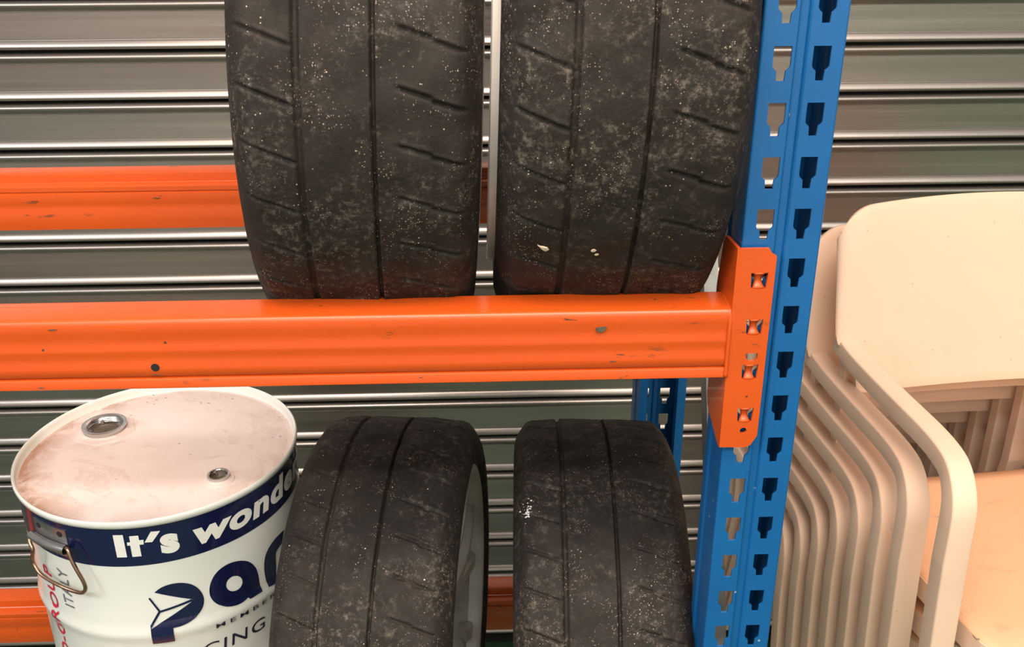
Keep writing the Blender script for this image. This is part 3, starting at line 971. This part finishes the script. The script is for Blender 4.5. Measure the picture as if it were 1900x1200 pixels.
def chair_proto():
    t = empty('armchair', (0, 0, 0))
    # backrest: curved panel
    nx, nz = 44, 18
    hw = .258; zb, zt = -.662, -.349
    bm = bmesh.new()
    grid = []
    for i in range(nx + 1):
        s = math.sin(PI / 2 * (-1 + 2 * i / nx))
        col = []
        for j in range(nz + 1):
            v = j / nz
            # rounded upper corners: height falls off near the sides
            e = abs(s)
            top = zt - .014 * e ** 2 - .052 * (1 - math.sqrt(max(0, 1 - max(0, (e - .78) / .22) ** 2)))
            z = zb + (top - zb) * v
            x = s * hw * (1 - .050 * v) * (1 - .13 * max(0, min(1, (.33 - v) / .10)) ** 1.0)
            y = -.012 * s * s + .080 * (v - .2) + .02 * max(0, v - .75) ** 1.5
            col.append(bm.verts.new((x, y, z)))
        grid.append(col)
    for i in range(nx):
        for j in range(nz): bm.faces.new((grid[i][j], grid[i + 1][j], grid[i + 1][j + 1], grid[i][j + 1]))
    bmesh.ops.recalc_face_normals(bm, faces=bm.faces)
    o = frombm('backrest', bm, M['chair'], t, smooth=True, origin=(0, 0, CZ))
    so = o.modifiers.new('s', 'SOLIDIFY'); so.thickness = .013; so.offset = 0
    bv = o.modifiers.new('b', 'BEVEL'); bv.width = .003; bv.segments = 2; bv.angle_limit = R(50)
    # seat: dished slab with turned-down rim
    nx, ny = 20, 20
    bm = bmesh.new(); grid = []
    for i in range(nx + 1):
        s = -1 + 2 * i / nx; row = []
        for j in range(ny + 1):
            v = j / ny
            y = -.030 - .435 * v
            wv = .213 - .012 * v + .010 * (1 - v)
            cf = max(0, (v - .88) / .12)
            x = s * (wv - .03 * cf ** 2)
            z = -.850 - .010 * (1 - s * s) * math.sin(PI * min(1, v * 1.1)) - .012 * cf ** 2
            row.append(bm.verts.new((x, y, z)))
        grid.append(row)
    for i in range(nx):
        for j in range(ny): bm.faces.new((grid[i][j], grid[i + 1][j], grid[i + 1][j + 1], grid[i][j + 1]))
    o = frombm('seat', bm, M['seat'], t, smooth=True, origin=(0, 0, CZ))
    so = o.modifiers.new('s', 'SOLIDIFY'); so.thickness = .004; so.offset = -1
    # skirt round the seat
    path = [(-.222, -.030, -.866), (-.213, -.20, -.866), (-.203, -.40, -.866), (-.196, -.440, -.868), (-.172, -.463, -.872), (0, -.470, -.874), (.172, -.463, -.872), (.196, -.440, -.868), (.203, -.40, -.866), (.213, -.20, -.866), (.222, -.030, -.866)]
    V, F = sweep(smooth_path(path, 1), [(-.0025, -.018), (.0025, -.018), (.0025, .018), (-.0025, .018)])
    mesh('seat_skirt', V, F, M['chair'], t, origin=(0, 0, CZ))
    for s in (-1, 1):
        # arm: broad flat band, rounded edges, with a turned-down outer skirt; continues as the front leg
        up_pts = [(-.236, .012, -.570), (-.2365, -.02, -.576), (-.2365, -.06, -.580), (-.237, -.12, -.581), (-.238, -.20, -.581), (-.238, -.29, -.581), (-.242, -.345, -.584)]
        bend = [(-.247, -.375, -.592), (-.251, -.398, -.610), (-.2535, -.412, -.634), (-.2545, -.416, -.665), (-.2545, -.4175, -.72)]
        path = smooth_path([(-s * x, y, z) if s == 1 else (x, y, z) for x, y, z in up_pts + bend], 2)
        path = [Vector((p.x, p.y, p.z)) for p in path]
        def leg_section(P, w0, w1, hgt):
            V, F = [], []
            n = len(P)
            for i, p in enumerate(P):
                tt = (P[min(i + 1, n - 1)] - P[max(i - 1, 0)]).normalized()
                side = Vector((1, 0, 0)); nn = side.cross(tt)
                nn = -nn; nn.normalize()
                u = i / (n - 1); w_ = w0 + (w1 - w0) * u; h = hgt
                r_ = .003
                sec = [(-w_ / 2, -h), (-w_ / 2, -r_), (-w_ / 2 + r_ * .3, -r_ * .3), (-w_ / 2 + r_, 0), (w_ / 2 - r_, 0), (w_ / 2 - r_ * .3, -r_ * .3), (w_ / 2, -r_), (w_ / 2, -h)]
                for a, b in sec: V.append(tuple(p + side * a + nn * b))
            k = 8
            for i in range(n - 1):
                for j in range(k): F.append((i * k + j, i * k + (j + 1) % k, (i + 1) * k + (j + 1) % k, (i + 1) * k + j))
            F.append(tuple(range(k))); F.append(tuple((n - 1) * k + j for j in range(k)))
            return V, F
        V, F = leg_section(path, .031, .038, .029)
        # width grows inward: shift so the outer edge stays where it is
        autosmooth(mesh('armrest', V, F, M['chair'], t, origin=(0, 0, CZ)), 45)
        lp = [Vector((p[0] * (-s), p[1], p[2])) for p in [(-.2545, -.4175, -.72), (-.2485, -.419, -.86), (-.242, -.421, -1.02), (-.236, -.424, CZ)]]
        lp = [Vector((-abs(p.x) if s == -1 else abs(p.x), p.y, p.z)) for p in lp]
        V, F = leg_section(lp, .038, .035, .029)
        autosmooth(mesh('front_leg', V, F, M['chair'], t, origin=(0, 0, CZ)), 45)
        # back upright running down into the rear leg
        up_ = [Vector((s * x, y, z)) for x, y, z in [(.216, .002, -.60), (.216, -.004, -.70), (.216, -.006, -.84), (.222, .020, -1.00), (.234, .070, CZ)]]
        V, F = [], []
        for i, p in enumerate(up_):
            for a, b in ((-.030, -.003), (.018, -.003), (.018, .018), (.014, .018), (.014, .001), (-.026, .001), (-.026, .018), (-.030, .018)): V.append((p.x + a * s, p.y + b, p.z))
        for i in range(len(up_) - 1):
            for j in range(8): F.append((i * 8 + j, i * 8 + (j + 1) % 8, i * 8 + 8 + (j + 1) % 8, i * 8 + 8 + j))
        mesh('rear_leg', V, F, M['chair'], t, origin=(0, 0, CZ))
    return t


CX, CY, CR = .55, .626, R(6)
ordinal = ['topmost cream plastic armchair of the stack with its dusty orange seat showing', 'cream plastic armchair directly beneath the topmost chair of the stack', 'cream plastic armchair third from the top of the stack',
           'cream plastic armchair fourth from the top of the stack', 'cream plastic armchair fifth from the top of the stack', 'cream plastic armchair sixth from the top of the stack',
           'cream plastic armchair seventh from the top, close behind the blue post', 'lowest cream plastic armchair, mostly hidden behind the blue post']
ch0 = chair_proto()
bo, ho = 0, 0
for i in range(8):
    c = ch0 if i == 0 else copy_tree(ch0)
    if i == 1: bo += .100; ho += .070
    elif i > 1: bo += .060 ; ho += .0605
    c.location = (CX - bo * math.sin(CR), CY + bo * math.cos(CR), CZ - ho)
    c.rotation_euler = (0, 0, CR)
    meta(c, ordinal[i], 'chair', 'stacked cream armchairs')

# ---------------------------------------------------------------- bits stuck on the tyres
leaf = [(-1, .9), (-.5, .3), (-.1, -.2), (.5, -.6), (1, -.3), (.7, .3), (.1, .5), (-.5, .6)]
t, Mx, Rr = tyres[1]
stuck(t, Mx, Rr, -.068, -28.5, .006, 'dry_leaf', M['flake'], leaf)
stuck(t, Mx, Rr, -.020, -28.5, .0028, 'flake', M['flake'])
stuck(t, Mx, Rr, -.0165, -29.5, .0022, 'flake', M['flake'])
t, Mx, Rr = tyres[3]
rs = random.Random(9)
for k in range(46):
    stuck(t, Mx, Rr, -.094 + rs.gauss(0, .0042), 66.5 + rs.gauss(0, 1.5), rs.uniform(.0004, .0016), 'scuff', M['scuff'])
t, Mx, Rr = tyres[2]
for k in range(14):
    stuck(t, Mx, Rr, rs.uniform(-.095, .09), rs.uniform(48, 95), rs.uniform(.0007, .0013), 'flake', M['flake'])
